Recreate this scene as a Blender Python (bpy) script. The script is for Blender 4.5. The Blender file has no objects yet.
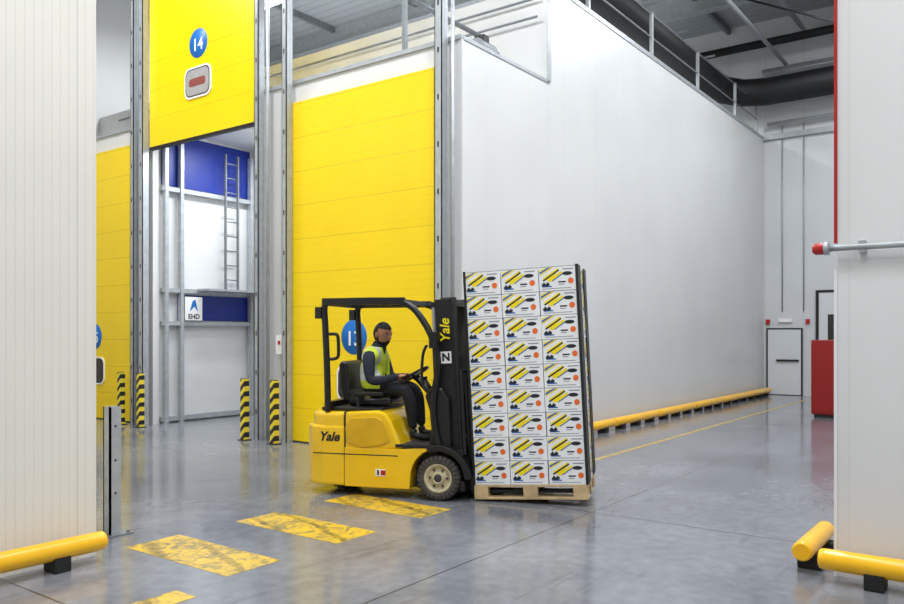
import bpy, math, random
from mathutils import Vector, Matrix
random.seed(4)
S=bpy.context.scene
COL=S.collection
def lin(c):
    return tuple((x/255/12.92 if x/255<=0.04045 else ((x/255+0.055)/1.055)**2.4) for x in c)
def mat(name,rgb,rough=.5,metal=0,noise=0.0,nscale=6,bump=0,coat=0,emit=0):
    m=bpy.data.materials.new(name); m.use_nodes=True
    nt=m.node_tree; b=nt.nodes['Principled BSDF']
    c=lin(rgb)+(1,)
    b.inputs['Base Color'].default_value=c
    b.inputs['Roughness'].default_value=rough
    b.inputs['Metallic'].default_value=metal
    if coat: b.inputs['Coat Weight'].default_value=coat
    if emit:
        b.inputs['Emission Color'].default_value=c; b.inputs['Emission Strength'].default_value=emit
    if noise or bump:
        tc=nt.nodes.new('ShaderNodeTexCoord'); n=nt.nodes.new('ShaderNodeTexNoise')
        n.inputs['Scale'].default_value=nscale; n.inputs['Detail'].default_value=6
        nt.links.new(tc.outputs['Object'],n.inputs['Vector'])
        if noise:
            r=nt.nodes.new('ShaderNodeMapRange'); r.inputs['From Min'].default_value=.3; r.inputs['From Max'].default_value=.7
            r.inputs['To Min'].default_value=1-noise; r.inputs['To Max'].default_value=1+noise*.4
            nt.links.new(n.outputs['Fac'],r.inputs['Value'])
            v=nt.nodes.new('ShaderNodeVectorMath'); v.operation='SCALE'; v.inputs[0].default_value=c[:3]
            nt.links.new(r.outputs[0],v.inputs['Scale']); nt.links.new(v.outputs[0],b.inputs['Base Color'])
        if bump:
            bp=nt.nodes.new('ShaderNodeBump'); bp.inputs['Strength'].default_value=bump; bp.inputs['Distance'].default_value=.01
            nt.links.new(n.outputs['Fac'],bp.inputs['Height']); nt.links.new(bp.outputs[0],b.inputs['Normal'])
    return m
def panelmat(name,rgb,axes,rough=.4,dark=.8,coat=0):
    """axes: list of (axis index, spacing, linewidth, darkness)"""
    m=mat(name,rgb,rough,noise=.05,nscale=.8,coat=coat)
    nt=m.node_tree; b=nt.nodes['Principled BSDF']
    src=b.inputs['Base Color'].links[0].from_socket
    tc=nt.nodes.new('ShaderNodeTexCoord'); sx=nt.nodes.new('ShaderNodeSeparateXYZ')
    nt.links.new(tc.outputs['Object'],sx.inputs[0])
    hsum=None
    for ax,sp,lw,dk in axes:
        d=nt.nodes.new('ShaderNodeMath'); d.operation='DIVIDE'; d.inputs[1].default_value=sp
        nt.links.new(sx.outputs[ax],d.inputs[0])
        f=nt.nodes.new('ShaderNodeMath'); f.operation='FRACT'; nt.links.new(d.outputs[0],f.inputs[0])
        l=nt.nodes.new('ShaderNodeMath'); l.operation='LESS_THAN'; l.inputs[1].default_value=lw/sp
        nt.links.new(f.outputs[0],l.inputs[0])
        k=nt.nodes.new('ShaderNodeMapRange'); k.inputs['To Min'].default_value=1; k.inputs['To Max'].default_value=dk
        nt.links.new(l.outputs[0],k.inputs['Value'])
        v=nt.nodes.new('ShaderNodeVectorMath'); v.operation='SCALE'
        nt.links.new(src,v.inputs[0]); nt.links.new(k.outputs[0],v.inputs['Scale']); src=v.outputs[0]
        if hsum is None: hsum=l.outputs[0]
        else:
            a=nt.nodes.new('ShaderNodeMath'); a.operation='ADD'
            nt.links.new(hsum,a.inputs[0]); nt.links.new(l.outputs[0],a.inputs[1]); hsum=a.outputs[0]
    nt.links.new(src,b.inputs['Base Color'])
    bp=nt.nodes.new('ShaderNodeBump'); bp.invert=True; bp.inputs['Strength'].default_value=.3; bp.inputs['Distance'].default_value=.003
    nt.links.new(hsum,bp.inputs['Height']); nt.links.new(bp.outputs[0],b.inputs['Normal'])
    return m

WHITE=panelmat('cold_panel_white',(216,217,218),[(0,1.12,.012,.93)],.28)
WHITEL=panelmat('ribbed_panel_cream',(232,228,219),[(0,.0625,.01,.93),(0,1.0,.012,.88)],.4)
WHITER=panelmat('ribbed_panel_right',(228,227,226),[(1,1.0,.012,.95)],.4)
WHITEF=panelmat('front_panel_white',(216,217,218),[(1,1.1,.012,.88)],.4)
FARW=panelmat('far_wall_panel',(208,210,212),[(1,1.0,.02,.88)],.5)
YDOOR=panelmat('door_yellow',(250,214,0),[(2,.52,.012,.80),(2,.104,.008,.93)],.35)
CEIL=panelmat('ceiling_deck',(160,164,168),[(0,.3,.06,.8)],.7)
GALV=mat('galvanised_steel',(178,183,188),.4,.35,.14,9)
GALVD=mat('galvanised_dark',(128,133,138),.45,.35,.2,9)
YEL=mat('safety_yellow',(252,190,8),.3,0,.06,5,coat=.3)
BLK=mat('black_plastic',(24,24,25),.5)
BLKR=mat('black_rubber',(28,28,28),.8,0,.2,20)
DUCT=mat('black_insulation',(22,22,24),.6,0,.3,4,.3)
RED=mat('red_enamel',(175,20,20),.4)
REDD=mat('red_cabinet',(145,20,20),.4,0,.08,3)
BLUE=mat('sign_blue',(0,105,190),.45)
BLUEP=mat('blue_panel',(12,42,140),.4,0,.1,3)
WH=mat('plain_white',(235,235,235),.4)
SIGNW=mat('sign_white',(240,240,240),.5)
DOORW=mat('door_grey_white',(212,215,218),.5)
GLASSD=mat('dark_window',(52,46,44),.1,0)
GLASSL=mat('light_window',(170,168,168),.15,0,.1,8)
GLASSR=mat('window_red_tint',(150,84,78),.2,0,.2,8)
FKY=mat('forklift_yellow',(248,200,4),.22,0,.06,4,coat=.5)
FKYD=mat('forklift_ochre',(222,174,8),.35,0,.12,6,coat=.3)
FKB=mat('forklift_black',(18,18,19),.38)
FKG=mat('forklift_grey',(58,58,58),.6,0,.15,12)
TYRE=mat('tyre_dusty',(78,74,70),.85,0,.3,14,.4)
RIM=mat('wheel_cream',(206,194,160),.5,0,.3,16)
WOOD=mat('pallet_wood',(206,178,134),.8,0,.3,7,.3)
BOXW=mat('carton_white',(240,241,243),.45,0,.03,5)
BOXY=mat('print_yellow',(250,226,8),.5)
BOXK=mat('print_black',(28,34,38),.5)
BOXB=mat('print_blue',(26,96,176),.5)
BOXO=mat('print_orange',(236,110,36),.5)
BOXG=mat('print_grey',(130,136,142),.6)
BOXS=mat('carton_shadow_gap',(60,60,60),.8)

class M:
    def __init__(s): s.v=[];s.f=[];s.m=[];s.mats=[];s.sm=[]
    def mi(s,m):
        if m not in s.mats: s.mats.append(m)
        return s.mats.index(m)
    def add(s,vs,fs,m,smooth=False,T=None):
        o=len(s.v); i=s.mi(m)
        for p in vs:
            p=Vector(p); s.v.append(T@p if T else p)
        for f in fs: s.f.append([o+k for k in f]); s.m.append(i); s.sm.append(smooth)
        return s
    def box(s,x0,x1,y0,y1,z0,z1,m,T=None):
        vs=[(x,y,z) for x in(x0,x1) for y in(y0,y1) for z in(z0,z1)]
        return s.add(vs,[(0,1,3,2),(4,6,7,5),(0,4,5,1),(2,3,7,6),(0,2,6,4),(1,5,7,3)],m,False,T)
    def prism(s,pts,y0,y1,m,axis='y',T=None):
        n=len(pts); vs=[]
        for h in(y0,y1):
            for a,b in pts:
                vs.append((a,h,b) if axis=='y' else ((a,b,h) if axis=='z' else (h,a,b)))
        fs=[list(range(n)),list(range(2*n-1,n-1,-1))]
        for i in range(n):
            j=(i+1)%n; fs.append([i,i+n,j+n,j])
        return s.add(vs,fs,m,False,T)
    def tube(s,pts,r,m,seg=12,T=None,flat=False):
        pts=[Vector(p) for p in pts]; up=None
        vs=[]
        rr=r if isinstance(r,(list,tuple)) else [r]*len(pts)
        for i,p in enumerate(pts):
            d=((pts[i+1]-p).normalized() if i<len(pts)-1 else Vector())+((p-pts[i-1]).normalized() if i>0 else Vector())
            d.normalize()
            if up is None:
                a=Vector((0,0,1)) if abs(d.z)<.9 else Vector((1,0,0)); up=(a-d*a.dot(d)).normalized()
            else: up=(up-d*up.dot(d)).normalized()
            sd=d.cross(up)
            for k in range(seg):
                t=2*math.pi*(k+.5)/seg
                vs.append(p+(up*math.cos(t)+sd*math.sin(t))*rr[i])
        fs=[]
        for i in range(len(pts)-1):
            for k in range(seg):
                l=(k+1)%seg; fs.append([i*seg+k,i*seg+l,(i+1)*seg+l,(i+1)*seg+k])
        s.add(vs,fs,m,seg>6,T)
        n=len(pts)-1
        o=len(s.v)-len(vs); i0=s.mi(m)
        s.f.append([o+k for k in range(seg-1,-1,-1)]); s.m.append(i0); s.sm.append(False)
        s.f.append([o+n*seg+k for k in range(seg)]); s.m.append(i0); s.sm.append(False)
        return s
    def lathe(s,c,axis,prof,m,seg=40,T=None):
        c=Vector(c);axis=Vector(axis).normalized(); a=Vector((0,0,1)) if abs(axis.z)<.9 else Vector((1,0,0))
        a=(a-axis*a.dot(axis)).normalized(); b=axis.cross(a); vs=[];n=len(prof)
        for k in range(seg):
            t=2*math.pi*k/seg
            for r,h in prof: vs.append(c+axis*h+(a*math.cos(t)+b*math.sin(t))*r)
        fs=[]
        for k in range(seg):
            l=(k+1)%seg
            for i in range(n-1): fs.append([k*n+i,k*n+i+1,l*n+i+1,l*n+i])
        return s.add(vs,fs,m,True,T)
    def ball(s,c,r,m,T=None,seg=16):
        c=Vector(c); r=Vector(r) if not isinstance(r,(int,float)) else Vector((r,r,r)); vs=[];fs=[];R=seg//2
        for i in range(R+1):
            for k in range(seg):
                th=math.pi*i/R;ph=2*math.pi*k/seg
                vs.append((c.x+r.x*math.sin(th)*math.cos(ph),c.y+r.y*math.sin(th)*math.sin(ph),c.z+r.z*math.cos(th)))
        for i in range(R):
            for k in range(seg):
                l=(k+1)%seg; fs.append([i*seg+k,(i+1)*seg+k,(i+1)*seg+l,i*seg+l])
        return s.add(vs,fs,m,True,T)
    def build(s,name,parent=None,bevel=0,T=None,seg=2):
        me=bpy.data.meshes.new(name); me.from_pydata([tuple(p) for p in s.v],[],s.f)
        for m in s.mats: me.materials.append(m)
        me.polygons.foreach_set('material_index',s.m)
        me.polygons.foreach_set('use_smooth',s.sm)
        me.update(); me.validate()
        import bmesh
        bm=bmesh.new(); bm.from_mesh(me)
        bmesh.ops.recalc_face_normals(bm,faces=bm.faces); bm.to_mesh(me); bm.free()
        o=bpy.data.objects.new(name,me); COL.objects.link(o)
        if T is not None: o.matrix_world=T
        if parent: o.parent=parent
        if bevel:
            b=o.modifiers.new('bevel','BEVEL'); b.width=bevel; b.segments=seg; b.limit_method='ANGLE'; b.angle_limit=math.radians(40)
            b.harden_normals=False
        return o
def empty(name,T=None):
    e=bpy.data.objects.new(name,None); COL.objects.link(e); e.empty_display_size=.2
    if T is not None: e.matrix_world=T
    return e
def frame(o,right,up):
    r=Vector(right).normalized();u=Vector(up).normalized();n=r.cross(u)
    return Matrix(((r.x,u.x,n.x,o[0]),(r.y,u.y,n.y,o[1]),(r.z,u.z,n.z,o[2]),(0,0,0,1)))
def text(name,body,size,m,T,parent=None,bold=0.0,shear=0):
    c=bpy.data.curves.new(name,'FONT'); c.body=body; c.size=size; c.align_x='CENTER'; c.align_y='CENTER'
    c.extrude=.001; c.offset=bold; c.shear=shear
    t=bpy.data.objects.new(name+'_tmp',c); COL.objects.link(t)
    dg=bpy.context.evaluated_depsgraph_get(); dg.update()
    me=bpy.data.meshes.new_from_object(t.evaluated_get(dg)); bpy.data.objects.remove(t)
    me.materials.clear(); me.materials.append(m)
    o=bpy.data.objects.new(name,me); COL.objects.link(o); o.matrix_world=T
    if parent: o.parent=parent
    return o

# ---------------- floor ----------------
def floormat():
    m=bpy.data.materials.new('polished_concrete'); m.use_nodes=True; nt=m.node_tree; b=nt.nodes['Principled BSDF']; N=nt.nodes.new;L=nt.links.new
    tc=N('ShaderNodeTexCoord')
    n1=N('ShaderNodeTexNoise'); n1.inputs['Scale'].default_value=.45; n1.inputs['Detail'].default_value=8; n1.inputs['Roughness'].default_value=.65
    n2=N('ShaderNodeTexNoise'); n2.inputs['Scale'].default_value=9; n2.inputs['Detail'].default_value=8
    L(tc.outputs['Object'],n1.inputs['Vector']);L(tc.outputs['Object'],n2.inputs['Vector'])
    cr=N('ShaderNodeValToRGB'); cr.color_ramp.elements[0].position=.32; cr.color_ramp.elements[0].color=lin((102,104,111))+(1,)
    cr.color_ramp.elements[1].position=.68; cr.color_ramp.elements[1].color=lin((137,139,146))+(1,)
    L(n1.outputs['Fac'],cr.inputs[0])
    mr=N('ShaderNodeMapRange'); mr.inputs['From Min'].default_value=.3; mr.inputs['From Max'].default_value=.7; mr.inputs['To Min'].default_value=.84; mr.inputs['To Max'].default_value=1.1
    L(n2.outputs['Fac'],mr.inputs['Value'])
    v=N('ShaderNodeVectorMath'); v.operation='SCALE'; L(cr.outputs[0],v.inputs[0]); L(mr.outputs[0],v.inputs['Scale'])
    src=v.outputs[0]
    sx=N('ShaderNodeSeparateXYZ'); L(tc.outputs['Object'],sx.inputs[0])
    for ax,off,sp,w in((0,6.65,4.2,.018),(1,3.3,4.2,.014)):
        a=N('ShaderNodeMath');a.operation='SUBTRACT';a.inputs[1].default_value=off-sp*10;L(sx.outputs[ax],a.inputs[0])
        d=N('ShaderNodeMath');d.operation='DIVIDE';d.inputs[1].default_value=sp;L(a.outputs[0],d.inputs[0])
        f=N('ShaderNodeMath');f.operation='FRACT';L(d.outputs[0],f.inputs[0])
        l=N('ShaderNodeMath');l.operation='LESS_THAN';l.inputs[1].default_value=w/sp;L(f.outputs[0],l.inputs[0])
        k=N('ShaderNodeMapRange');k.inputs['To Min'].default_value=1;k.inputs['To Max'].default_value=.3;L(l.outputs[0],k.inputs['Value'])
        v=N('ShaderNodeVectorMath');v.operation='SCALE';L(src,v.inputs[0]);L(k.outputs[0],v.inputs['Scale']);src=v.outputs[0]
    # dark rubber scuffs
    mp=N('ShaderNodeMapping'); mp.inputs['Scale'].default_value=(.5,2.6,1); mp.inputs['Rotation'].default_value=(0,0,.5); L(tc.outputs['Object'],mp.inputs[0])
    n3=N('ShaderNodeTexNoise'); n3.inputs['Scale'].default_value=.9; n3.inputs['Detail'].default_value=4; n3.inputs['Distortion'].default_value=2.5; L(mp.outputs[0],n3.inputs['Vector'])
    k=N('ShaderNodeMapRange'); k.inputs['From Min'].default_value=.60;k.inputs['From Max'].default_value=.66;k.inputs['To Min'].default_value=1;k.inputs['To Max'].default_value=.84; L(n3.outputs['Fac'],k.inputs['Value'])
    v=N('ShaderNodeVectorMath');v.operation='SCALE';L(src,v.inputs[0]);L(k.outputs[0],v.inputs['Scale']);src=v.outputs[0]
    L(src,b.inputs['Base Color'])
    r=N('ShaderNodeMapRange'); r.inputs['From Min'].default_value=.3; r.inputs['From Max'].default_value=.7; r.inputs['To Min'].default_value=.08; r.inputs['To Max'].default_value=.22
    L(n1.outputs['Fac'],r.inputs['Value']); L(r.outputs[0],b.inputs['Roughness'])
    b.inputs['Specular IOR Level'].default_value=.8
    return m
FLOOR=floormat()
def wornmat():
    m=bpy.data.materials.new('worn_floor_paint'); m.use_nodes=True; nt=m.node_tree; b=nt.nodes['Principled BSDF']; N=nt.nodes.new;L=nt.links.new
    tc=N('ShaderNodeTexCoord'); n=N('ShaderNodeTexNoise'); n.inputs['Scale'].default_value=8; n.inputs['Detail'].default_value=10; n.inputs['Roughness'].default_value=.75
    n.inputs['Distortion'].default_value=1.2
    L(tc.outputs['Object'],n.inputs['Vector'])
    cr=N('ShaderNodeValToRGB'); e=cr.color_ramp.elements; e[0].position=.40; e[0].color=lin((112,106,84))+(1,); e[1].position=.52; e[1].color=lin((222,182,54))+(1,)
    L(n.outputs['Fac'],cr.inputs[0]); src=cr.outputs[0]
    mp=N('ShaderNodeMapping'); mp.inputs['Rotation'].default_value=(0,0,.35); L(tc.outputs['Object'],mp.inputs[0])
    w=N('ShaderNodeTexWave'); w.inputs['Scale'].default_value=.9; w.inputs['Distortion'].default_value=6; w.inputs['Detail'].default_value=3; w.inputs['Detail Scale'].default_value=.5
    L(mp.outputs[0],w.inputs['Vector'])
    k=N('ShaderNodeMapRange'); k.inputs['From Min'].default_value=.02;k.inputs['From Max'].default_value=.12;k.inputs['To Min'].default_value=.6;k.inputs['To Max'].default_value=1; L(w.outputs['Fac'],k.inputs['Value'])
    v=N('ShaderNodeVectorMath');v.operation='SCALE';L(src,v.inputs[0]);L(k.outputs[0],v.inputs['Scale'])
    L(v.outputs[0],b.inputs['Base Color']); b.inputs['Roughness'].default_value=.3
    return m
WORN=wornmat()
FX0,FX1,FY0,FY1=-7,22.8,-9,19
M().box(FX0-.2,FX1+.2,FY0-.2,FY1+.2,-.2,0,FLOOR).build('floor')
HC=10.4
M().box(FX0-.2,FX1+.2,FY0-.2,FY1+.2,HC,HC+.2,CEIL).build('ceiling')
M().box(FX1,FX1+.2,FY0,FY1,0,HC,FARW).build('wall_far')
M().box(FX0-.2,FX0,FY0,FY1,0,HC,FARW).build('wall_back')
M().box(FX0,FX1,FY0-.2,FY0,0,HC,FARW).build('wall_right')
M().box(FX0,FX1,FY1,FY1+.2,0,HC,FARW).build('wall_left')
for i,(u0,u1,v0,v1) in enumerate([(3.4,3.88,4.43,5.67),(4.45,4.92,4.43,5.67),(5.52,5.97,4.43,5.67),(2.35,3.02,4.24,4.45)]):
    M().box(u0,u1,v0,v1,0,.002,WORN).build('floor_marking' if i==0 else 'floor_marking.%03d'%i)
LINE=mat('floor_line_ochre',(190,162,96),.4,0,.35,6)
M().box(9.2,21.5,4.62,4.70,0,.002,LINE).build('floor_line')

# ---------------- cold store shell ----------------
CV=6.05; CU=8.4; H1=5.58; H2=7.14; MU=10.7
M().box(MU,FX1-.01,CV,FY1-.01,0,H2,WHITE).build('wall_cold_store')
M().box(CU,MU-.002,CV,CV+.12,0,H1,WHITE).build('wall_cold_store_side')
w=M()
DT=5.2
segs=[(CV+.12,6.50),(9.27,10.2),(13.1,13.58),(16.35,18.9)]
for a,b in segs: w.box(CU,CU+.12,a,b,0,H1,WHITEF)
for a,b in((6.50,9.27),(10.2,13.1),(13.58,16.35)): w.box(CU,CU+.12,a,b,DT-.1,H1,WHITEF)
w.build('wall_cold_store_front')
M().box(CU+.12,MU-.002,CV+.12,18.9,H1-.08,H1,WHITEF).build('ceiling_vestibule')
M().box(CU+.12,MU-.002,13.15,13.27,0,H1-.081,WHITEF).build('wall_bay_left')
M().box(CU+.12,MU-.002,10.0,10.12,0,H1-.081,WHITEF).build('wall_bay_right')
M().box(MU-.06,MU+.03,CV-.03,CV,H1,H2+.3,GALV).build('trim_1')
M().box(CU-.012,CU+.02,CV-.012,CV+.06,0,H1,WHITEF).build('trim_2')
M().box(CU-.03,CU,CV,18.9,H1-.03,H1+.03,GALV).box(CU,MU,CV-.012,CV,H1-.03,H1+.02,GALV).build('trim_3')
M().box(MU,FX1-.02,CV-.015,CV,H2-.05,H2+.03,GALV).build('trim_4')
b=M()
PV=13.15
b.box(8.6,10.65,PV-.03,PV,4.47,5.45,BLUEP).box(8.95,10.65,PV-.03,PV,1.93,2.42,BLUEP)
b.build('blue_wall_panels')
b=M()
for z in(4.40,2.50,1.88): b.box(8.56,10.68,PV-.14,PV-.03,z-.05,z+.03,GALV)
for u in(8.62,8.95,10.6): b.box(u-.03,u+.04,PV-.16,PV-.06,0,5.3,GALV)
b.box(8.56,10.68,PV-.10,PV-.0,.03,.12,GALV)
b.box(9.3,10.68,PV-.5,PV-.12,2.5,2.54,GALV)
b.build('steel_support_frame')
b=M()
for u in(9.9,10.2): b.box(u-.015,u+.015,PV-.24,PV-.19,2.54,5.25,GALVD)
for i in range(9): b.tube([(9.9,PV-.215,2.75+i*.29),(10.2,PV-.215,2.75+i*.29)],.012,GALVD,8)
b.build('wall_ladder')
e=empty('bay_poster')
M().box(9.0,9.38,PV-.18,PV-.165,1.93,2.38,SIGNW).build('poster_board',e)
text('poster_text','EHD',.13,BLK,frame((9.19,PV-.184,2.0),(1,0,0),(0,0,1)),e,.003)
M().prism([(9.1,2.1),(9.16,2.3),(9.22,2.33),(9.28,2.1),(9.2,2.2)],PV-.186,PV-.181,BLUE).build('poster_mark',e)

# ---------------- sectional doors ----------------
def rrect(cx,cz,w,h,r,n=6):
    pts=[]
    for sx,sz,a0 in((1,1,0),(-1,1,90),(-1,-1,180),(1,-1,270)):
        for k in range(n+1):
            a=math.radians(a0+90*k/n); pts.append((cx+sx*(w/2-r)+r*math.cos(a),cz+sz*(h/2-r)+r*math.sin(a)))
    return pts
def door(i,v0,v1,zb,num,zt,off=0):
    e=empty('sectional_door' if i==0 else 'sectional_door.%03d'%i,Matrix.Translation((CU-.08,(v0+v1)/2,zb)))
    w=v1-v0; h=zt
    d=M().box(0,.06,-w/2,w/2,0,h,YDOOR); d.box(-.004,.064,-w/2,w/2,-.035 if zb>1 else 0,.02,BLK)
    d.build('door_leaf',e)
    M().prism(rrect(0,.95,.74,.54,.14),-.02,0,SIGNW,'x').prism(rrect(0,.95,.68,.48,.12),-.022,-.02,BLK,'x').build('window_frame',e)
    g=M().prism(rrect(0,.95,.64,.44,.11),-.025,-.022,GLASSL if zb>1 else GLASSD,'x')
    if zb>1: g.prism(rrect(0,.95,.46,.14,.05),-.027,-.025,GLASSR,'x')
    g.build('window_glass',e)
    M().lathe((0,off,1.62),(-1,0,0),[(0,.006),(.25,.006),(.255,.0)],BLUE,36).build('number_disc',e)
    t=text('door_number',num,.30,SIGNW,frame((-.012,off,1.59),(0,-1,0),(0,0,1)),None,.004); t.parent=e
    return e
door(0,6.46,9.31,0,'13',5.24,.04)
door(1,10.15,13.08,5.08,'14',5.2)
door(2,13.54,16.4,0,'15',5.24)
def rail(i,v,wd,u0=8.18,top=10.35):
    r=M()
    r.box(u0,u0+.015,v-wd/2,v+wd/2,0,top,GALV); r.box(u0,u0+.13,v-wd/2,v-wd/2+.012,0,top,GALV); r.box(u0,u0+.13,v+wd/2-.012,v+wd/2,0,top,GALV)
    z=.4
    while z<top-.3:
        r.box(u0-.004,u0,v-.012,v+.012,z,z+.07,BLK); z+=.62
    r.build('door_guide_rail' if i==0 else 'door_guide_rail.%03d'%i)
for i,(v,wd) in enumerate([(6.28,.12),(9.27,.10),(9.92,.09),(13.16,.13),(13.44,.10)]): rail(i,v,wd)
for i,(u,v,r_,h) in enumerate([(8.26,9.74,.03,10.3),(8.28,13.31,.05,10.3),(8.3,6.13,.025,7.5)]):
    M().tube([(u,v,0.0),(u,v,h)],r_,GALV).build('conduit_pipe' if i==0 else 'conduit_pipe.%03d'%i)
for i,(a,b_) in enumerate([(6.3,9.47),(10.0,13.3)]):
    M().box(8.41,8.48,a,b_,9.0,9.08,GALVD).build('door_lift_crossbar' if i==0 else 'door_lift_crossbar.%03d'%i)
M().box(8.31,8.39,9.45,9.6,1.35,1.65,SIGNW).box(8.30,8.31,9.5,9.55,1.5,1.56,RED).build('door_control_box')
# roof gear
b=M(); b.box(9.3,9.7,6.3,6.75,H1,H1+.1,GALVD); b.tube([(9.35,6.5,H1+.25),(9.75,6.5,H1+.25)],.13,GALVD,16).tube([(9.75,6.5,H1+.25),(9.9,6.5,H1+.25)],.08,BLK,16); b.box(9.45,9.6,6.42,6.58,H1+.1,H1+.45,BLK)
b.build('roof_fan_motor',bevel=.01)
b=M()
b.tube([(8.6,7.2,H1+.9),(10.5,7.2,H1+.9)],.04,GALVD)
b.tube([(10.6,6.2,6.6),(10.6,18,6.6)],.02,GALVD).tube([(10.62,6.2,6.9),(10.62,18,6.9)],.02,GALVD)
for u in(8.6,10.4): b.box(u-.03,u+.03,7.17,7.23,H1,H1+.9,GALVD)
b.build('roof_pipework')
b=M()
for u in(12.3,15.1,17.8,20.6,22.5): b.box(u-.03,u+.03,CV+.1,CV+.16,H2,H2+1.0,GALV)
for z in(.5,.97): b.tube([(11,CV+.13,H2+z),(22.6,CV+.13,H2+z)],.016,GALVD,8)
b.build('roof_railing')
b=M()
pts=[(9.2,6.9,8.35),(21,6.9,8.35),(21.6,6.8,8.32),(21.95,6.4,8.25),(22.05,5.8,8.2),(22.05,-2,8.2)]
b.tube(pts,.36,DUCT,20)
b.tube([(9.2,7.9,8.8),(22.3,7.9,8.8)],.26,DUCT,16)
for u in range(10,21,2): b.box(u-.02,u+.02,6.5,7.3,8.72,8.76,GALV)
b.build('insulated_duct')
b=M()
b.tube([(12,9.2,9.5),(21.5,9.2,9.5),(22,8.4,9.5),(22,-4,9.5)],.11,DUCT,14)
b.build('insulated_duct.001')
M().tube([(2,17,8.7),(7.4,17,8.7),(7.9,16.8,8.6),(7.95,14.6,8.6)],.3,DUCT,18).build('insulated_duct.002')
b=M()
for z,v,r in((9.0,5.4,.05),(9.75,4.9,.06)): b.tube([(12,v,z),(22.5,v,z)],r,GALV,10)
b.tube([(22.5,6,8.9),(22.5,-5,8.9)],.05,GALV).tube([(22.6,5.9,7.45),(22.6,-5,7.45)],.05,GALV).tube([(22.5,5,9.7),(22.5,-5,9.7)],.06,GALVD)
b.tube([(19,5.9,9.8),(21.4,1,7.9)],.025,BLK)
for v in(5.55,5.0): b.tube([(22.76,v,2.3),(22.76,v,7.4)],.018,GALV,8)
b.build('overhead_pipes')
b=M()
for u in(-4,0,4,8,12,16,20): b.box(u-.12,u+.12,FY0,FY1,HC-.5,HC-.46,GALV).box(u-.02,u+.02,FY0,FY1,HC-.46,HC,GALV)
for v in range(-8,19,3): b.box(FX0,FX1,v-.05,v+.05,HC-.16,HC,GALVD)
b.build('ceiling_beams')
M().box(22.7,22.8,-8,6.04,7.05,7.2,GALV).build('trim_5')

# far doors
e=empty('door_1',Matrix.Translation((22.8,5.5,0)))
M().box(-.05,0,-.47,-.43,0,1.84,BLK).box(-.05,0,.43,.47,0,1.84,BLK).box(-.05,0,-.43,.43,1.80,1.84,BLK).build('frame',e)
M().box(-.045,0,-.43,.43,.02,1.80,DOORW).build('leaf',e)
M().box(-.1,-.045,-.38,.2,.93,.98,BLK).build('push_bar',e)
e=empty('door_2',Matrix.Translation((22.8,4.1,0)))
M().box(-.06,0,-.6,-.52,0,2.85,BLK).box(-.06,0,.52,.6,0,2.85,BLK).box(-.06,0,-.52,.52,2.78,2.85,BLK).build('frame',e)
M().box(-.05,0,-.52,.52,.0,2.78,DOORW).build('leaf',e)
M().box(-.055,-.05,-.3,.3,1.3,2.2,GLASSD).box(-.1,-.05,.3,.4,.95,1.1,BLK).build('window',e)
M().box(22.74,22.8,5.88,5.98,1.95,2.08,RED).box(22.74,22.8,4.85,4.95,1.95,2.08,RED).box(22.74,22.8,5.3,5.65,2.0,2.1,SIGNW).build('fire_alarm_boxes')
e=empty('fire_hose_cabinet',Matrix.Translation((17.0,3.05,0)))
M().box(0,.45,-.55,.55,.06,1.55,REDD).build('cabinet',e,bevel=.015)
M().box(-.012,0,-.5,.5,.12,1.5,REDD).box(-.03,-.012,-.42,-.38,.8,.92,BLK).build('front_doors',e)
M().box(.03,.42,-.5,.5,0,.06,BLK).build('plinth',e)

# ---------------- near walls ----------------
M().box(FX0,3.15,5.65,FY1,0,H2,WHITEL).build('wall_partition_left')
M().box(5.9,12.5,FY0,1.08,0,H2,WHITER).build('wall_partition_right')
M().box(5.885,5.93,1.08,1.10,2.28,H2,RED).box(5.885,5.93,1.08,1.10,0,2.1,WH).build('trim_6')
e=empty('wall_rail_with_beacon')
M().tube([(5.84,1.12,2.24),(5.84,-4,2.24)],.022,GALV,12).box(5.83,5.9,.9,.94,2.2,2.28,GALV).box(5.83,5.9,-1.0,-.96,2.2,2.28,GALV).build('rail',e)
M().lathe((5.84,1.12,2.24),(0,1,0),[(0,0),(.045,0),(.045,.03),(.035,.035)],GALV,20).lathe((5.84,1.155,2.24),(0,1,0),[(.04,0),(.04,.05),(.025,.07),(0,.075)],RED,20).build('beacon',e)

# ---------------- bumpers ----------------
def bumper(i,p0,p1,side,r=.07,n=2,zc=.15):
    p0=Vector(p0);p1=Vector(p1);d=(p1-p0).normalized();L=(p1-p0).length
    e=empty('guard_bumper' if i==0 else 'guard_bumper.%03d'%i)
    pts=[p0,p0+d*.006,p0+d*.02,p0+d*.05];rr=[r*.78,r*.9,r*.97,r]
    pts+=[p1-d*.05,p1-d*.02,p1-d*.006,p1]; rr+=[r,r*.97,r*.9,r*.78]
    pts=[Vector((p.x,p.y,zc)) for p in pts]
    M().tube(pts,rr,YEL,24).build('tube',e)
    f=M(); sd=Vector(side)
    for k in range(n):
        c=p0+d*(L*(k+.5)/n) if n>1 else p0+d*L*.5
        w=.06
        a=c-d*w-sd*.06; q=c+d*w+sd*.10
        f.box(min(a.x,q.x),max(a.x,q.x),min(a.y,q.y),max(a.y,q.y),0,zc-r*.6,BLKR)
    f.build('feet',e,bevel=.008)
bumper(0,(-.2,5.47,0),(3.11,5.47,0),(0,1,0),n=5)
bumper(1,(5.72,1.16,0),(5.72,-2.2,0),(1,0,0),n=5)
bumper(2,(5.80,1.29,0),(6.6,1.29,0),(0,-1,0),n=2)
u=8.6;i=3
while u<22:
    bumper(i,(u,5.84,0),(min(u+1.95,22.6),5.84,0),(0,1,0),n=3,zc=.14,r=.075); u+=2.0;i+=1

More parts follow.
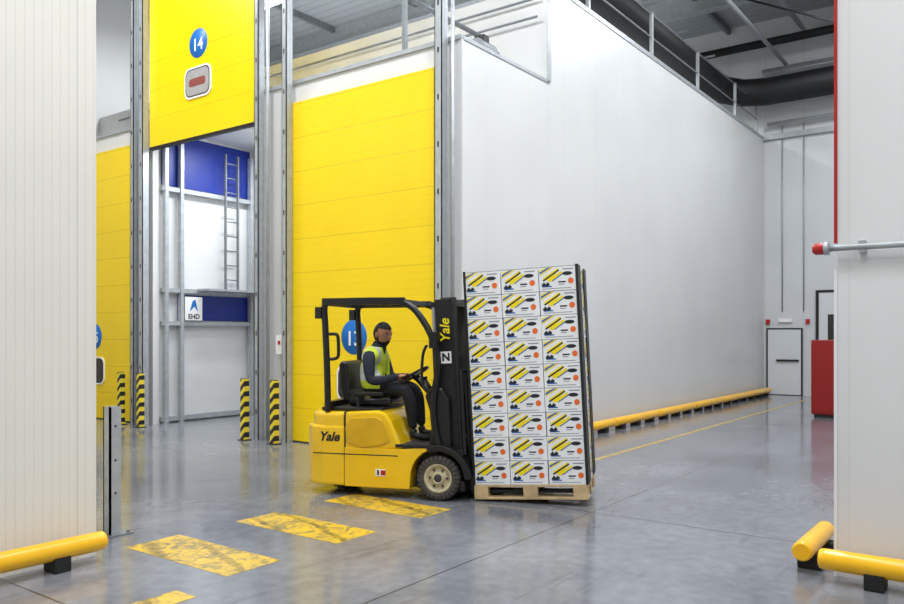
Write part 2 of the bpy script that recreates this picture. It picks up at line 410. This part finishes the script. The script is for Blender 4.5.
# ---------------- bollards ----------------
def stripemat():
    m=mat('hazard_stripes',(250,200,0),.4); nt=m.node_tree; b=nt.nodes['Principled BSDF'];N=nt.nodes.new;L=nt.links.new
    tc=N('ShaderNodeTexCoord'); sx=N('ShaderNodeSeparateXYZ'); L(tc.outputs['Object'],sx.inputs[0])
    a=N('ShaderNodeMath');a.operation='ADD';L(sx.outputs[2],a.inputs[0]);L(sx.outputs[1],a.inputs[1])
    d=N('ShaderNodeMath');d.operation='DIVIDE';d.inputs[1].default_value=.16;L(a.outputs[0],d.inputs[0])
    f=N('ShaderNodeMath');f.operation='FRACT';L(d.outputs[0],f.inputs[0])
    l=N('ShaderNodeMath');l.operation='LESS_THAN';l.inputs[1].default_value=.5;L(f.outputs[0],l.inputs[0])
    mx=N('ShaderNodeMix');mx.data_type='RGBA';mx.inputs['A'].default_value=lin((236,212,60))+(1,);mx.inputs['B'].default_value=lin((34,34,34))+(1,)
    L(l.outputs[0],mx.inputs['Factor']);L(mx.outputs['Result'],b.inputs['Base Color']); return m
HAZ=stripemat()
for i,(u,v) in enumerate([(7.98,9.95),(7.95,9.22),(8.02,13.52),(7.98,12.83)]):
    M().box(-.05,.05,-.05,.05,.012,.96,HAZ).box(-.08,.08,-.08,.08,0,.012,BLK).box(-.045,.045,-.045,.045,.96,.97,BLK).build('striped_bollard' if i==0 else 'striped_bollard.%03d'%i,T=Matrix.Translation((u,v,0)),bevel=.006)
b=M().box(-.05,.05,.035,.05,0.01,1.06,GALV).box(-.05,.05,-.05,-.035,.01,1.06,GALV).box(-.01,.01,-.035,.035,.01,1.06,GALVD).box(-.05,-.035,-.05,.05,.01,1.06,GALV).box(-.13,.13,-.1,.1,0,.012,GALVD)
for x in(-.1,.1):
    for y in(-.07,.07): b.tube([(x,y,.012),(x,y,.03)],.013,GALVD,6)
for z in(.35,.62,.9): b.tube([(0,-.052,z),(0,-.048,z)],.01,BLK,8)
b.build('steel_bollard',T=Matrix.Translation((3.55,6.12,0)))

# ---------------- forklift ----------------
YAW=math.radians(-68.5)
FT=Matrix.Translation((6.66,4.94,0))@Matrix.Rotation(YAW,4,'Z')
fk=empty('forklift',FT)
def P(m,name,bevel=0,seg=2,T=None):
    o=m.build(name,None,bevel,T,seg); o.parent=fk; return o
pl=[(-1.0,-.5),(-1.24,-.5),(-1.38,-.455),(-1.46,-.36),(-1.5,-.2),(-1.5,.2),(-1.46,.36),(-1.38,.455),(-1.24,.5),(-1.0,.5)]
P(M().prism(pl,.10,.72,FKY,'z'),'counterweight',.03,3)
pl2=[(-1.0,-.49),(-1.22,-.49),(-1.35,-.44),(-1.41,-.34),(-1.44,-.2),(-1.44,.2),(-1.41,.34),(-1.35,.44),(-1.22,.49),(-1.0,.49)]
P(M().prism(pl2,.66,.86,FKY,'z'),'counterweight_top',.05,4)
P(M().box(-1.008,-.99,-.488,.488,.12,.86,BLK).prism([(-1.35,.425),(-.42,.425),(-.42,.435),(-1.35,.435)],-.502,-.498,BLK),'panel_gaps')
arch=[]
for k in range(0,9):
    a=math.radians(180-k*11.25); arch.append((.29*math.cos(a),.225+.29*math.sin(a)))
lower=[(-1.0,.10),(-.30,.10)]+[(x,z) for x,z in arch if x<-.02]+[(-.02,.53),(-.40,.50),(-1.0,.50)]
c=M().prism(lower,-.5,-.30,FKY).prism(lower,.30,.5,FKY)
P(c,'side_skirts',.015,2)
P(M().box(-1.0,-.05,-.30,.30,.09,.5,FKG),'chassis_core')
hood=[(-1.0,.46),(-1.0,.86),(-.66,.88),(-.56,.86),(-.50,.78),(-.40,.55),(-.36,.5)]
P(M().prism(hood,-.495,.495,FKY),'battery_hood',.03,3)
inset=[(-.97,.55),(-.99,.70),(-.93,.80),(-.66,.82),(-.58,.78),(-.54,.70),(-.50,.58),(-.60,.53),(-.80,.50)]
P(M().prism(inset,-.512,-.49,FKYD).prism(inset,.49,.512,FKYD),'hood_side_panel',.01,2)
P(M().box(-1.3,-.62,-.40,.40,.86,.90,BLK),'hood_cover',.015,2)
P(M().box(-.45,-.08,-.48,.48,.5,.545,FKG).box(-.45,-.1,-.502,-.46,.515,.55,BLK),'floor_plate',.006)
fo=[];fi=[]
for k in range(0,11):
    a=math.radians(112-k*11.2); fo.append((.33*math.cos(a),.225+.33*math.sin(a)))
for k in range(10,-1,-1):
    a=math.radians(112-k*11.2); fi.append((.27*math.cos(a),.225+.27*math.sin(a)))
P(M().prism(fo+fi,-.52,-.28,FKB).prism(fo+fi,.28,.52,FKB),'front_fenders',.01)
dash=[(-.12,.52),(.12,.52),(.10,1.0),(.02,1.12),(-.10,1.12),(-.16,1.04),(-.08,.8)]
P(M().prism(dash,-.44,.44,FKB),'dashboard',.02,2)
P(M().box(.0,.16,-.3,.3,.15,.6,FKB).tube([(0,-.42,.225),(0,.42,.225)],.07,FKG,14),'front_axle',.01)
def wheel(x,y,r,wd,name):
    m=M(); h=wd/2
    m.lathe((x,y,r),(0,1,0),[(r*.62,-h*.9),(r*.66,-h),(r*.9,-h),(r*.97,-h*.85),(r,-h*.6),(r,h*.6),(r*.97,h*.85),(r*.9,h),(r*.62,h)],TYRE,48)
    for k in range(28):
        a=2*math.pi*k/28
        T=Matrix.Translation((x,y,r))@Matrix.Rotation(a,4,'Y')
        m.box(-.008,.008,-h*.95,h*.95,r*.985,r*1.0,BLKR,T); m.box(-.006,.006,-h*1.01,-h*.98,r*.78,r*.95,BLKR,T)
    for s in(-1,1):
        m.lathe((x,y,r),(0,s,0),[(0,h*.7),(r*.12,h*.7),(r*.2,h*.98),(r*.26,h*.98),(r*.3,h*.6),(r*.5,h*.55),(r*.56,h*.9),(r*.64,h*.96),(r*.64,h*.8)],RIM,40)
        m.lathe((x,y,r),(0,s,0),[(0,h*1.0),(r*.1,h*1.0),(r*.17,h*.93),(r*.17,h*.6)],FKG,24)
        for k in range(6):
            a=2*math.pi*k/6; m.tube([(x+r*.4*math.cos(a),y+s*h*.5,r+r*.4*math.sin(a)),(x+r*.4*math.cos(a),y+s*h*.75,r+r*.4*math.sin(a))],.012,FKG,6)
    P(m,name)
wheel(0,-.43,.225,.17,'front_wheel_right'); wheel(0,.43,.225,.17,'front_wheel_left')
wheel(-1.18,-.09,.19,.13,'rear_steer_wheel_right'); wheel(-1.18,.09,.19,.13,'rear_steer_wheel_left')
g=M()
def sm(pts,n=6):
    pts=[Vector(p) for p in pts]; out=[]
    for i in range(len(pts)-1):
        p0=pts[max(i-1,0)];p1=pts[i];p2=pts[i+1];p3=pts[min(i+2,len(pts)-1)]
        for k in range(n):
            t=k/n; out.append(.5*((2*p1)+(p2-p0)*t+(2*p0-5*p1+4*p2-p3)*t*t+(3*p1-p0-3*p2+p3)*t**3))
    out.append(pts[-1]); return out
for s in(-1,1):
    y=.46*s
    g.tube(sm([(-1.20,y,.86),(-1.21,y,1.3),(-1.23,y,1.75),(-1.24,y,1.92),(-1.20,y,1.985),(-1.0,y,2.0),(-.6,y,2.0),(-.40,y,1.985),(-.25,y,1.9),(-.10,y,1.68),(-.02,y,1.45),(-.02,y,1.25),(-.06,y,1.0),(-.05,y,.75),(0,y,.53)]),.034,FKB,10)
g.box(-1.26,-1.19,-.46,.46,1.955,2.0,FKB); g.box(-.46,-.38,-.46,.46,1.97,2.015,FKB)
for k in range(6):
    x=-1.1+k*.125; g.box(x-.008,x+.008,-.45,.45,1.975,2.02,FKB)
for y in(-.2,.2): g.box(-1.22,-.4,y-.012,y+.012,1.965,1.985,FKB)
g.box(-1.25,-.36,-.5,-.44,1.96,2.03,FKB).box(-1.25,-.36,.44,.5,1.96,2.03,FKB)
g.box(-1.24,-1.16,-.46,.46,.90,.96,FKB)
P(g,'overhead_guard',.008)
g=M(); g.box(-1.33,-1.26,-.50,-.42,1.82,1.94,FKB).box(-1.335,-1.33,-.49,-.43,1.84,1.92,SIGNW)
g.box(-1.33,-1.26,.42,.50,1.82,1.94,FKB)
g.tube(sm([(-1.14,-.44,1.66),(-1.1,-.44,1.64),(-1.09,-.44,1.5),(-1.1,-.44,1.42),(-1.16,-.44,1.40)]),.018,FKB,8)
g.tube([(-1.14,-.44,1.66),(-1.21,-.46,1.66)],.018,FKB,8).tube([(-1.14,-.44,1.4),(-1.21,-.46,1.4)],.018,FKB,8)
g.tube(sm([(-.12,-.48,1.55),(-.16,-.49,1.45),(-.17,-.49,1.2),(-.12,-.48,1.08)]),.016,FKB,8)
g.box(-.06,.02,-.62,-.5,1.52,1.68,FKB)
g.tube([(-.03,-.5,1.6),(-.03,-.46,1.6)],.015,FKB,8)
P(g,'lamps_and_handles',.006)
s=M()
s.prism([(-1.06,.90),(-.60,.90),(-.57,.95),(-.60,1.0),(-.7,.985),(-1.06,.97)],-.25,.25,FKB)
P(s,'seat_cushion',.03,3)
s=M().prism([(-1.12,.94),(-1.02,.94),(-1.05,1.15),(-1.09,1.36),(-1.14,1.38),(-1.18,1.34),(-1.17,1.1)],-.24,.24,FKB); P(s,'seat_back',.035,3)
s=M().box(-1.02,-.88,-.29,-.25,.95,1.08,FKB).box(-1.02,-.88,.25,.29,.95,1.08,FKB).box(-.95,-.62,-.40,-.33,1.02,1.06,FKB).box(-.92,-.88,-.38,-.35,.88,1.02,FKB); P(s,'armrest_and_restraint',.012)
SC=Vector((-.40,0,1.23)); n=Vector((-.5,0,.866)); e1=Vector((.866,0,.5)); e2=Vector((0,-1,0)); SR=.155
s=M()
ring=[SC+(e1*math.cos(a)+e2*math.sin(a))*SR for a in [2*math.pi*k/36 for k in range(37)]]
s.tube(ring,.014,FKB,10)
for a in(90,210,330):
    a=math.radians(a); s.tube([SC-n*.02,SC+(e1*math.cos(a)+e2*math.sin(a))*SR],.012,FKB,8)
s.tube([SC-n*.05,SC+n*.01],.04,FKB,16)
s.tube([SC-n*.03,(-.10,0,.90)],.035,FKB,12)
P(s,'steering_wheel')
s=M()
for y in(-.36,-.31,-.26): s.tube([(-.12,y,1.08),(-.2,y,1.2)],.008,FKB,8).ball((-.2,y,1.21),.018,FKB)
P(s,'hydraulic_levers')
t=text('maker_lettering','Yale',.13,BLK,frame((-1.17,-.503,.60),(1,0,0),(0,0,1)),None,.004,.3); t.parent=fk
M_=M().box(-.66,-.55,-.506,-.5,.22,.29,SIGNW).box(-.60,-.55,-.508,-.506,.23,.28,RED).box(-.64,-.62,-.508,-.506,.23,.28,BLK); P(M_,'warning_sticker')
TA=math.radians(-2.9)
MT=Matrix.Translation((.2,0,.12))@Matrix.Rotation(TA,4,'Y')@Matrix.Translation((-.2,0,-.12))
def PM(m,name,bevel=0): return P(m,name,bevel,2,MT)
m=M()
for s in(-1,1):
    y=s*.34
    a,bb=(y-.02,y+.02)
    m.box(.02,.17,a,bb,.08,2.02,FKB); m.box(.02,.04,y-s*.07,y+.0,.08,2.02,FKB) if s>0 else m.box(.02,.04,y,y+.07,.08,2.02,FKB)
    m.box(.15,.17,min(y,y-s*.07),max(y,y-s*.07),.08,2.02,FKB)
    y2=s*.27
    m.box(.06,.21,y2-.018,y2+.018,.10,2.04,FKG); m.box(.19,.21,min(y2,y2-s*.06),max(y2,y2-s*.06),.10,2.04,FKG)
    m.tube([(-.02,s*.27,.2),(-.02,s*.27,1.55)],.035,FKB,14).tube([(-.02,s*.27,1.55),(-.02,s*.27,1.98)],.022,GALV,12)
    m.box(-.05,.06,s*.27-.03,s*.27+.03,1.95,2.0,FKB)
for z in(.12,.75,1.35,1.92): m.box(.03,.07,-.34,.34,z,z+.08,FKB)
m.box(.10,.2,-.28,.28,1.95,2.02,FKB)
m.tube([(.1,-.1,.3),(.1,-.1,2.0)],.014,BLKR,8).tube([(.1,.1,.3),(.1,.1,2.0)],.014,BLKR,8)
PM(m,'mast',.006)
m=M()
m.box(.22,.27,-.48,.48,.10,.20,FKB).box(.22,.27,-.48,.48,.44,.52,FKB)
for y in(-.3,-.12,.12,.3): m.box(.22,.27,y-.025,y+.025,.1,.52,FKB)
for y in(-.46,-.28,-.1,.1,.28,.46): m.box(.27,.3,y-.012,y+.012,.46,1.28,FKB)
m.box(.27,.3,-.47,.47,1.26,1.30,FKB)
for s in(-1,1):
    m.box(.28,.325,s*.26-.06,s*.26+.06,.08,.56,FKB)
    m.prism([(.28,.075),(.325,.05),(1.40,.068),(1.40,.078),(.325,.095)],s*.26-.06,s*.26+.06,FKB)
PM(m,'carriage_and_forks',.004)
m=M().box(.03,.20,-.372,-.362,.3,2.0,FKB); PM(m,'mast_side_cover')
t=text('mast_lettering','Yale',.14,BOXY,MT@frame((.12,-.375,1.70),(0,0,1),(-1,0,0)),None,.002,.2); t.parent=fk
m=M().box(.06,.17,-.378,-.372,1.37,1.49,SIGNW); PM(m,'mast_label')
t=text('mast_label_letter','N',.11,BLK,MT@frame((.115,-.380,1.43),(1,0,0),(0,0,1)),None,.004); t.parent=fk
P(M().tube([(-.08,-.36,.62),(.06,-.36,.78)],.03,GALV,10).tube([(-.08,.36,.62),(.06,.36,.78)],.03,GALV,10),'tilt_cylinders')

# ---------------- pallet + cartons ----------------
LT=FT@MT@Matrix.Translation((.345,0,0))
LZ=-.012
L0=1.125
p=M()
z0=.02+LZ
for y in(-.40,-.0725,.255): p.box(0,L0,y,y+.145,z0,z0+.022,WOOD)
for x in(0,L0/2-.07,L0-.145):
    for y in(-.40,-.0725,.255): p.box(x,x+.14,y,y+.145,z0+.022,z0+.1,WOOD)
    p.box(x,x+.14,-.4,.4,z0+.1,z0+.122,WOOD)
for k in range(5):
    y=-.4+k*.1675; p.box(0,L0,y,y+.13,z0+.122,z0+.144,WOOD)
p.build('wooden_pallet',T=LT,bevel=.003)
bx=M(); zb=z0+.146; bw=L0/3; bh=.2345
def decal(quad,m,F,lift=.0016):
    vs=[F@Vector((a,b,lift)) for a,b in quad]; bx.add(vs,[list(range(len(vs)))],m)
def face(F,w,h,j=0):
    k=w/.393
    q=lambda pts:[(a*k,b) for a,b in pts]
    def band(x0,y0,x1,y1,sag,w0,w1,m,lift):
        up=[];lo=[]
        for i in range(7):
            t=i/6; x=x0+(x1-x0)*t; y=y0+(y1-y0)*t-sag*4*t*(1-t); hw=(w0+(w1-w0)*t)*(.45+.55*math.sin(math.pi*min(1,max(0,.15+.8*t))))
            up.append((x-hw*.4,y+hw)); lo.append((x+hw*.4,y-hw))
        decal(q(up+lo[::-1]),m,F,lift)
    band(.045,.115,.205,.205,.012,.018,.024,BOXY,.0016)
    band(.09,.098,.24,.178,.014,.016,.020,BOXY,.0017)
    # blue diagonal band with dark edge, crossing the carton
    decal(q([(.008,.205),(.008,.150),(.155,.226),(.085,.226)]),BOXY,F,.0018)
    decal(q([(.008,.185),(.008,.163),(.125,.226),(.095,.226)]),BOXB,F,.0021)
    decal(q([(.035,.104),(.05,.094),(.215,.192),(.205,.204)]),BOXK,F,.0022)
    decal(q([(.13,.095),(.142,.090),(.25,.155),(.242,.163)]),BOXB,F,.0022)
    decal(q([(.02,.055),(.05,.088),(.066,.066),(.084,.085),(.11,.07),(.105,.05),(.04,.04)]),BOXK,F)
    decal(q([(.03,.036),(.13,.036),(.13,.048),(.03,.048)]),BOXB,F)
    decal(q([(.25,.198),(.36,.198),(.36,.208),(.25,.208)]),BOXG,F)
    ell=[(.295+.052*math.cos(t),.160+.019*math.sin(t)) for t in [2*math.pi*i/14 for i in range(14)]]
    decal(q(ell),BOXK,F,.002)
    decal(q([(.20,.074),(.275,.074),(.275,.088),(.20,.088)]),BOXK,F)
    decal(q([(.20,.055),(.26,.055),(.26,.062),(.20,.062)]),BOXG,F)
    circ=[(.328+.029*math.cos(t),.088+.029*math.sin(t)) for t in [2*math.pi*i/16 for i in range(16)]]
    decal(q(circ),BOXO,F,.0022)
    decal(q([(.03,.018),(.33,.018),(.33,.024),(.03,.024)]),BOXG,F)
for l in range(9):
    z=zb+l*bh
    for c in range(3):
        for r in range(2):
            jx=random.uniform(-.003,.003); jy=random.uniform(-.003,.003)
            x=c*bw+.004+jx; y=-.40+r*.4+.004+jy
            bx.box(x,x+bw-.008,y,y+.392,z,z+bh-.005,BOXW)
            bx.box(x+.003,x+bw-.011,y+.003,y+.389,z+bh-.005,z+bh,BOXS)
            if r==0: face(frame((x,y,z),(1,0,0),(0,0,1)),bw-.008,bh)
            else: face(frame((x+bw-.008,y+.392,z),(-1,0,0),(0,0,1)),bw-.008,bh)
            if c==2: face(frame((x+bw-.008,y,z),(0,1,0),(0,0,1)),.392,bh)
            if c==0: face(frame((x,y+.392,z),(0,-1,0),(0,0,1)),.392,bh)
ct=bx.build('carton_stack',T=LT)
cp=M(); zt=zb+9*bh+.01
for x,sx in((-.003,1),(L0+.003,-1)):
    for y,sy in((-.403,1),(.403,-1)):
        cp.box(min(x,x+sx*.022),max(x,x+sx*.022),min(y,y-sy*.004),max(y,y-sy*.004),zb,zt,BLK)
        cp.box(min(x,x-sx*.004),max(x,x-sx*.004),min(y,y+sy*.25),max(y,y+sy*.25),zb,zt,BLK)
o=cp.build('corner_edge_strips'); o.parent=ct; o.matrix_parent_inverse=Matrix.Identity(4)

# ---------------- driver ----------------
SKIN=mat('skin_brown',(172,118,90),.5); HAIR=mat('hair_black',(16,14,14),.8,0,.2,30,.4)
NAVY=mat('jacket_navy',(32,38,54),.85,0,.2,12,.2); TROU=mat('trousers_black',(26,27,33),.85,0,.2,12,.2)
VEST=mat('hi_vis_yellow',(222,240,60),.7,0,.08,10); REFL=mat('reflective_tape',(196,200,200),.35); BOOT=mat('boot_black',(18,18,18),.5)
LIP=mat('lips',(110,60,52),.5); EYEW=mat('eye_white',(225,222,215),.3)
dr=empty('forklift_driver',FT)
def skin(name,vs,es,rad,root,mats,fn,sub=2):
    me=bpy.data.meshes.new(name); me.from_pydata([tuple(v) for v in vs],es,[])
    o=bpy.data.objects.new(name,me); COL.objects.link(o)
    o.modifiers.new('s','SKIN'); 
    for i,d in enumerate(me.skin_vertices[0].data):
        r=rad[i]; d.radius=(r,r) if not isinstance(r,tuple) else r; d.use_root=(i==root)
    sb=o.modifiers.new('ss','SUBSURF'); sb.levels=sub; sb.render_levels=sub
    dg=bpy.context.evaluated_depsgraph_get(); dg.update()
    m2=bpy.data.meshes.new_from_object(o.evaluated_get(dg)); bpy.data.objects.remove(o)
    m2.materials.clear()
    for m in mats: m2.materials.append(m)
    for p in m2.polygons: p.use_smooth=True; p.material_index=fn(p.center)
    o=bpy.data.objects.new(name,m2); COL.objects.link(o); o.parent=dr
    return o
def handframe(phi,side):
    a=math.radians(phi); rad=e1*math.cos(a)+e2*math.sin(a); p=SC+rad*SR
    X=-rad; Z=n; Y=Z.cross(X)
    return Matrix(((X.x,Y.x,Z.x,p.x),(X.y,Y.y,Z.y,p.y),(X.z,Y.z,Z.z,p.z),(0,0,0,1)))
wr={}
for nm,phi,th in(('right',112,1),('left',-118,-1)):
    F=handframe(phi,th)
    wr[nm]=F@Vector((-.095,0,.038))
    vs=[(-.10,0,.038),(-.07,0,.036),(-.04,0,.034),(-.012,0,.032)]
    vs=[F@Vector(v) for v in vs]
    skin(nm+'_palm',vs,[(0,1),(1,2),(2,3)],[(.026,.02),(.034,.018),(.04,.017),(.04,.015)],0,[SKIN],lambda c:0,2)
    for fi_,(yy,ln) in enumerate([(.031,.92),(.0105,1.0),(-.0105,.95),(-.031,.78)]):
        yy*=th
        pts=[(-.03,yy*.9,.032),(.004,yy,.034),(.004+.030*ln,yy*1.02,.022),(.004+.036*ln,yy*1.02,-.004),(.004+.018*ln,yy,-.024)]
        skin(nm+'_finger_%d'%(fi_+1),[F@Vector(p) for p in pts],[(0,1),(1,2),(2,3),(3,4)],[.010,.0105,.0095,.0088,.0078],0,[SKIN],lambda c:0,2)
    pts=[(-.066,.026*th,.030),(-.042,.050*th,.020),(-.016,.054*th,-.002),(.008,.044*th,-.018)]
    skin(nm+'_thumb',[F@Vector(p) for p in pts],[(0,1),(1,2),(2,3)],[.013,.012,.0105,.009],0,[SKIN],lambda c:0,2)
V=[(-.88,0,1.10),(-.89,0,1.22),(-.87,0,1.34),(-.84,0,1.44),(-.805,0,1.51),(-.785,0,1.57)]
R=[.15,.148,.155,.125,.066,.056]
E=[(0,1),(1,2),(2,3),(3,4),(4,5)]
def ch(start,pts,rs):
    a=start
    for p,r in zip(pts,rs):
        V.append(tuple(p)); R.append(r); E.append((a,len(V)-1)); a=len(V)-1
ch(3,[(-.84,-.12,1.445),(-.84,-.205,1.42),(-.83,-.25,1.32),(-.80,-.28,1.17),(-.72,-.28,1.165),tuple(wr['right'])],[.092,.08,.068,.057,.052,.034])
ch(3,[(-.84,.12,1.445),(-.84,.205,1.42),(-.82,.25,1.32),(-.77,.275,1.18),(-.69,.265,1.175),tuple(wr['left'])],[.092,.08,.068,.057,.052,.034])
ch(0,[(-.84,-.10,1.085),(-.64,-.13,1.09),(-.455,-.15,1.07),(-.41,-.15,.99),(-.39,-.15,.82),(-.37,-.15,.66)],[.11,.095,.074,.070,.062,.046])
ch(0,[(-.84,.10,1.085),(-.64,.13,1.09),(-.455,.15,1.07),(-.41,.15,.99),(-.39,.15,.82),(-.37,.15,.66)],[.11,.095,.074,.070,.062,.046])
def bodymat(c):
    x,y,z=c
    if z>1.55: return 4
    if z<1.09: return 1
    if x>-.72 and z<1.18 and abs(y)<.225 and not(x>-.64 and abs(y)>.205): return 1
    if abs(y)<.215 and x<-.68:
        if abs(z-1.19)<.024 : return 3
        if abs(abs(y)-.125)<.022 and z>1.21 and z<1.55: return 3
        if z>1.53 and abs(y)<.06: return 0
        return 2
    return 0
skin('body_clothed',V,E,R,0,[NAVY,TROU,VEST,REFL,SKIN],bodymat,3)
for nm,y in(('right',-.15),('left',.15)):
    skin(nm+'_boot',[(-.37,y,.68),(-.375,y,.60),(-.30,y,.588),(-.21,y,.582),(-.16,y,.578)],[(0,1),(1,2),(2,3),(3,4)],[.046,.048,.040,.038,.028],0,[BOOT],lambda c:0,2)
import bmesh
HT=Matrix.Translation((-.765,0,1.655))@Matrix.Rotation(math.radians(-26),4,'Z')@Matrix.Rotation(math.radians(9),4,'Y')@Matrix.Scale(1.1,4)
bm=bmesh.new(); bmesh.ops.create_icosphere(bm,subdivisions=5,radius=1)
hm=bpy.data.meshes.new('head')
def hair(x,y,z): return (z>.50) or (x<.02 and z>-.1 and z>.15) or (x<-.15 and z>-.5)
def beard(x,y,z):
    if x<-.12: return False
    if x>0 and abs(y)<.2 and -.60<z: return z<-.60 or (-.50<z<-.42)
    return z<-.50 or (z<-.05 and x<.22 and abs(y)>.6) or (z<-.40 and abs(y)<.35)
def hshape(p):
    x,y,z=p
    t=max(0,-z); 
    X=x*.100;Y=y*.078;Z=z*.120
    if x<0: X*=(1-.38*t)
    else: X*=(1-.06*t)
    Y*=(1-.28*t*t)
    if x>0:
        for s in(-1,1):
            d=((y-s*.42)**2+(z-.04)**2); X-=.010*math.exp(-d/.03)
        X+=.006*math.exp(-((z-.2)**2)/.01)*math.exp(-y*y/.3)
        d=(y/.15)**2
        nz=max(0,1-abs(z+.14)/.30)
        X+=.028*math.exp(-d)*(nz if z>-.32 else nz*.8)
        X+=.006*math.exp(-((z+.55)**2)/.01)*math.exp(-(y/.35)**2)
        X+=.010*math.exp(-((z+.85)**2)/.02)*math.exp(-(y/.4)**2)
    if hair(x,y,z): X*=1.06;Y*=1.07;Z*=1.05
    if beard(x,y,z): X*=1.05;Y*=1.04;Z*=1.05
    return (X,Y,Z)
for f in bm.faces:
    c=f.calc_center_median(); f.smooth=True
    f.material_index=1 if (hair(*c) or beard(*c)) else (2 if (c.x>0 and abs(c.y)<.24 and -.60<c.z<-.52) else 0)
for v in bm.verts: v.co=Vector(hshape(v.co))
bm.to_mesh(hm); bm.free()
for m_ in(SKIN,HAIR,LIP): hm.materials.append(m_)
ho=bpy.data.objects.new('head',hm); COL.objects.link(ho); ho.matrix_world=HT; ho.parent=dr
f=M()
for s in(-1,1):
    f.ball((.078,s*.031,.006),(.012,.013,.010),EYEW); f.ball((.0875,s*.031,.006),(.004,.006,.006),HAIR)
    f.ball((.089,s*.032,.028),(.006,.018,.004),HAIR)
    f.ball((-.004,s*.081,-.004),(.018,.009,.030),SKIN)
o=f.build('face_features',None,T=HT); o.parent=dr
o=M().tube([(-.825,0,1.48),(-.805,0,1.525),(-.79,0,1.555)],[.092,.08,.074],NAVY,18).build('collar'); o.parent=dr

# ---------------- lights ----------------
lamps=[(-2,0),(2.5,1.5),(6,3.5),(10,3.0),(14,3.0),(18,3.0),(1,-4),(5.5,8.5),(5.5,13),(14.5,-2),(12,10),(17,10),(12,15)]
LH=mat('lamp_housing',(215,215,215),.5)
for i,(u,v) in enumerate(lamps):
    e=empty('ceiling_lamp' if i==0 else 'ceiling_lamp.%03d'%i,Matrix.Translation((u,v,9.75)))
    M().box(-.85,.85,-.45,.45,0,.08,LH).box(-.87,-.85,-.47,.47,-.05,.08,LH).box(.85,.87,-.47,.47,-.05,.08,LH).box(-.85,.85,-.47,-.45,-.05,.08,LH).box(-.85,.85,.45,.47,-.05,.08,LH)\
      .tube([(-.6,0,.08),(-.6,0,.2)],.01,BLK,6).tube([(.6,0,.08),(.6,0,.2)],.01,BLK,6).build('housing',e)
    l=bpy.data.lights.new('lamp_light','AREA'); l.shape='RECTANGLE'; l.size=1.6; l.size_y=.8
    l.energy=230 if u in(10,14,18) and v==3.0 else 310; l.color=(.95,.98,1.0)
    lo=bpy.data.objects.new('lamp_light',l); COL.objects.link(lo); lo.location=(0,0,-.02); lo.parent=e
for i,(u,v) in enumerate([(9.6,11.6)]):
    e=empty('bay_lamp',Matrix.Translation((u,v,5.4)))
    M().box(-.7,.7,-.12,.12,0,.08,LH).build('housing',e)
    l=bpy.data.lights.new('lamp_light','AREA'); l.shape='RECTANGLE'; l.size=1.3; l.size_y=.2; l.energy=110; l.color=(.93,.97,1.0)
    lo=bpy.data.objects.new('lamp_light',l); COL.objects.link(lo); lo.location=(0,0,-.02); lo.parent=e
w=bpy.data.worlds.new('world'); S.world=w; w.use_nodes=True
w.node_tree.nodes['Background'].inputs[0].default_value=(.8,.85,.9,1); w.node_tree.nodes['Background'].inputs[1].default_value=.3
S.view_settings.view_transform='Standard'
S.view_settings.look='None'; S.view_settings.exposure=0

# ---------------- camera ----------------
cam=bpy.data.cameras.new('camera'); co=bpy.data.objects.new('camera',cam); COL.objects.link(co)
co.location=(0,0,1.65); co.rotation_euler=(math.radians(90),0,math.radians(36.5-90))
cam.sensor_width=36; cam.lens=36*786/904; cam.shift_y=(335-302)/904; cam.clip_end=200; cam.clip_start=.05
S.camera=co
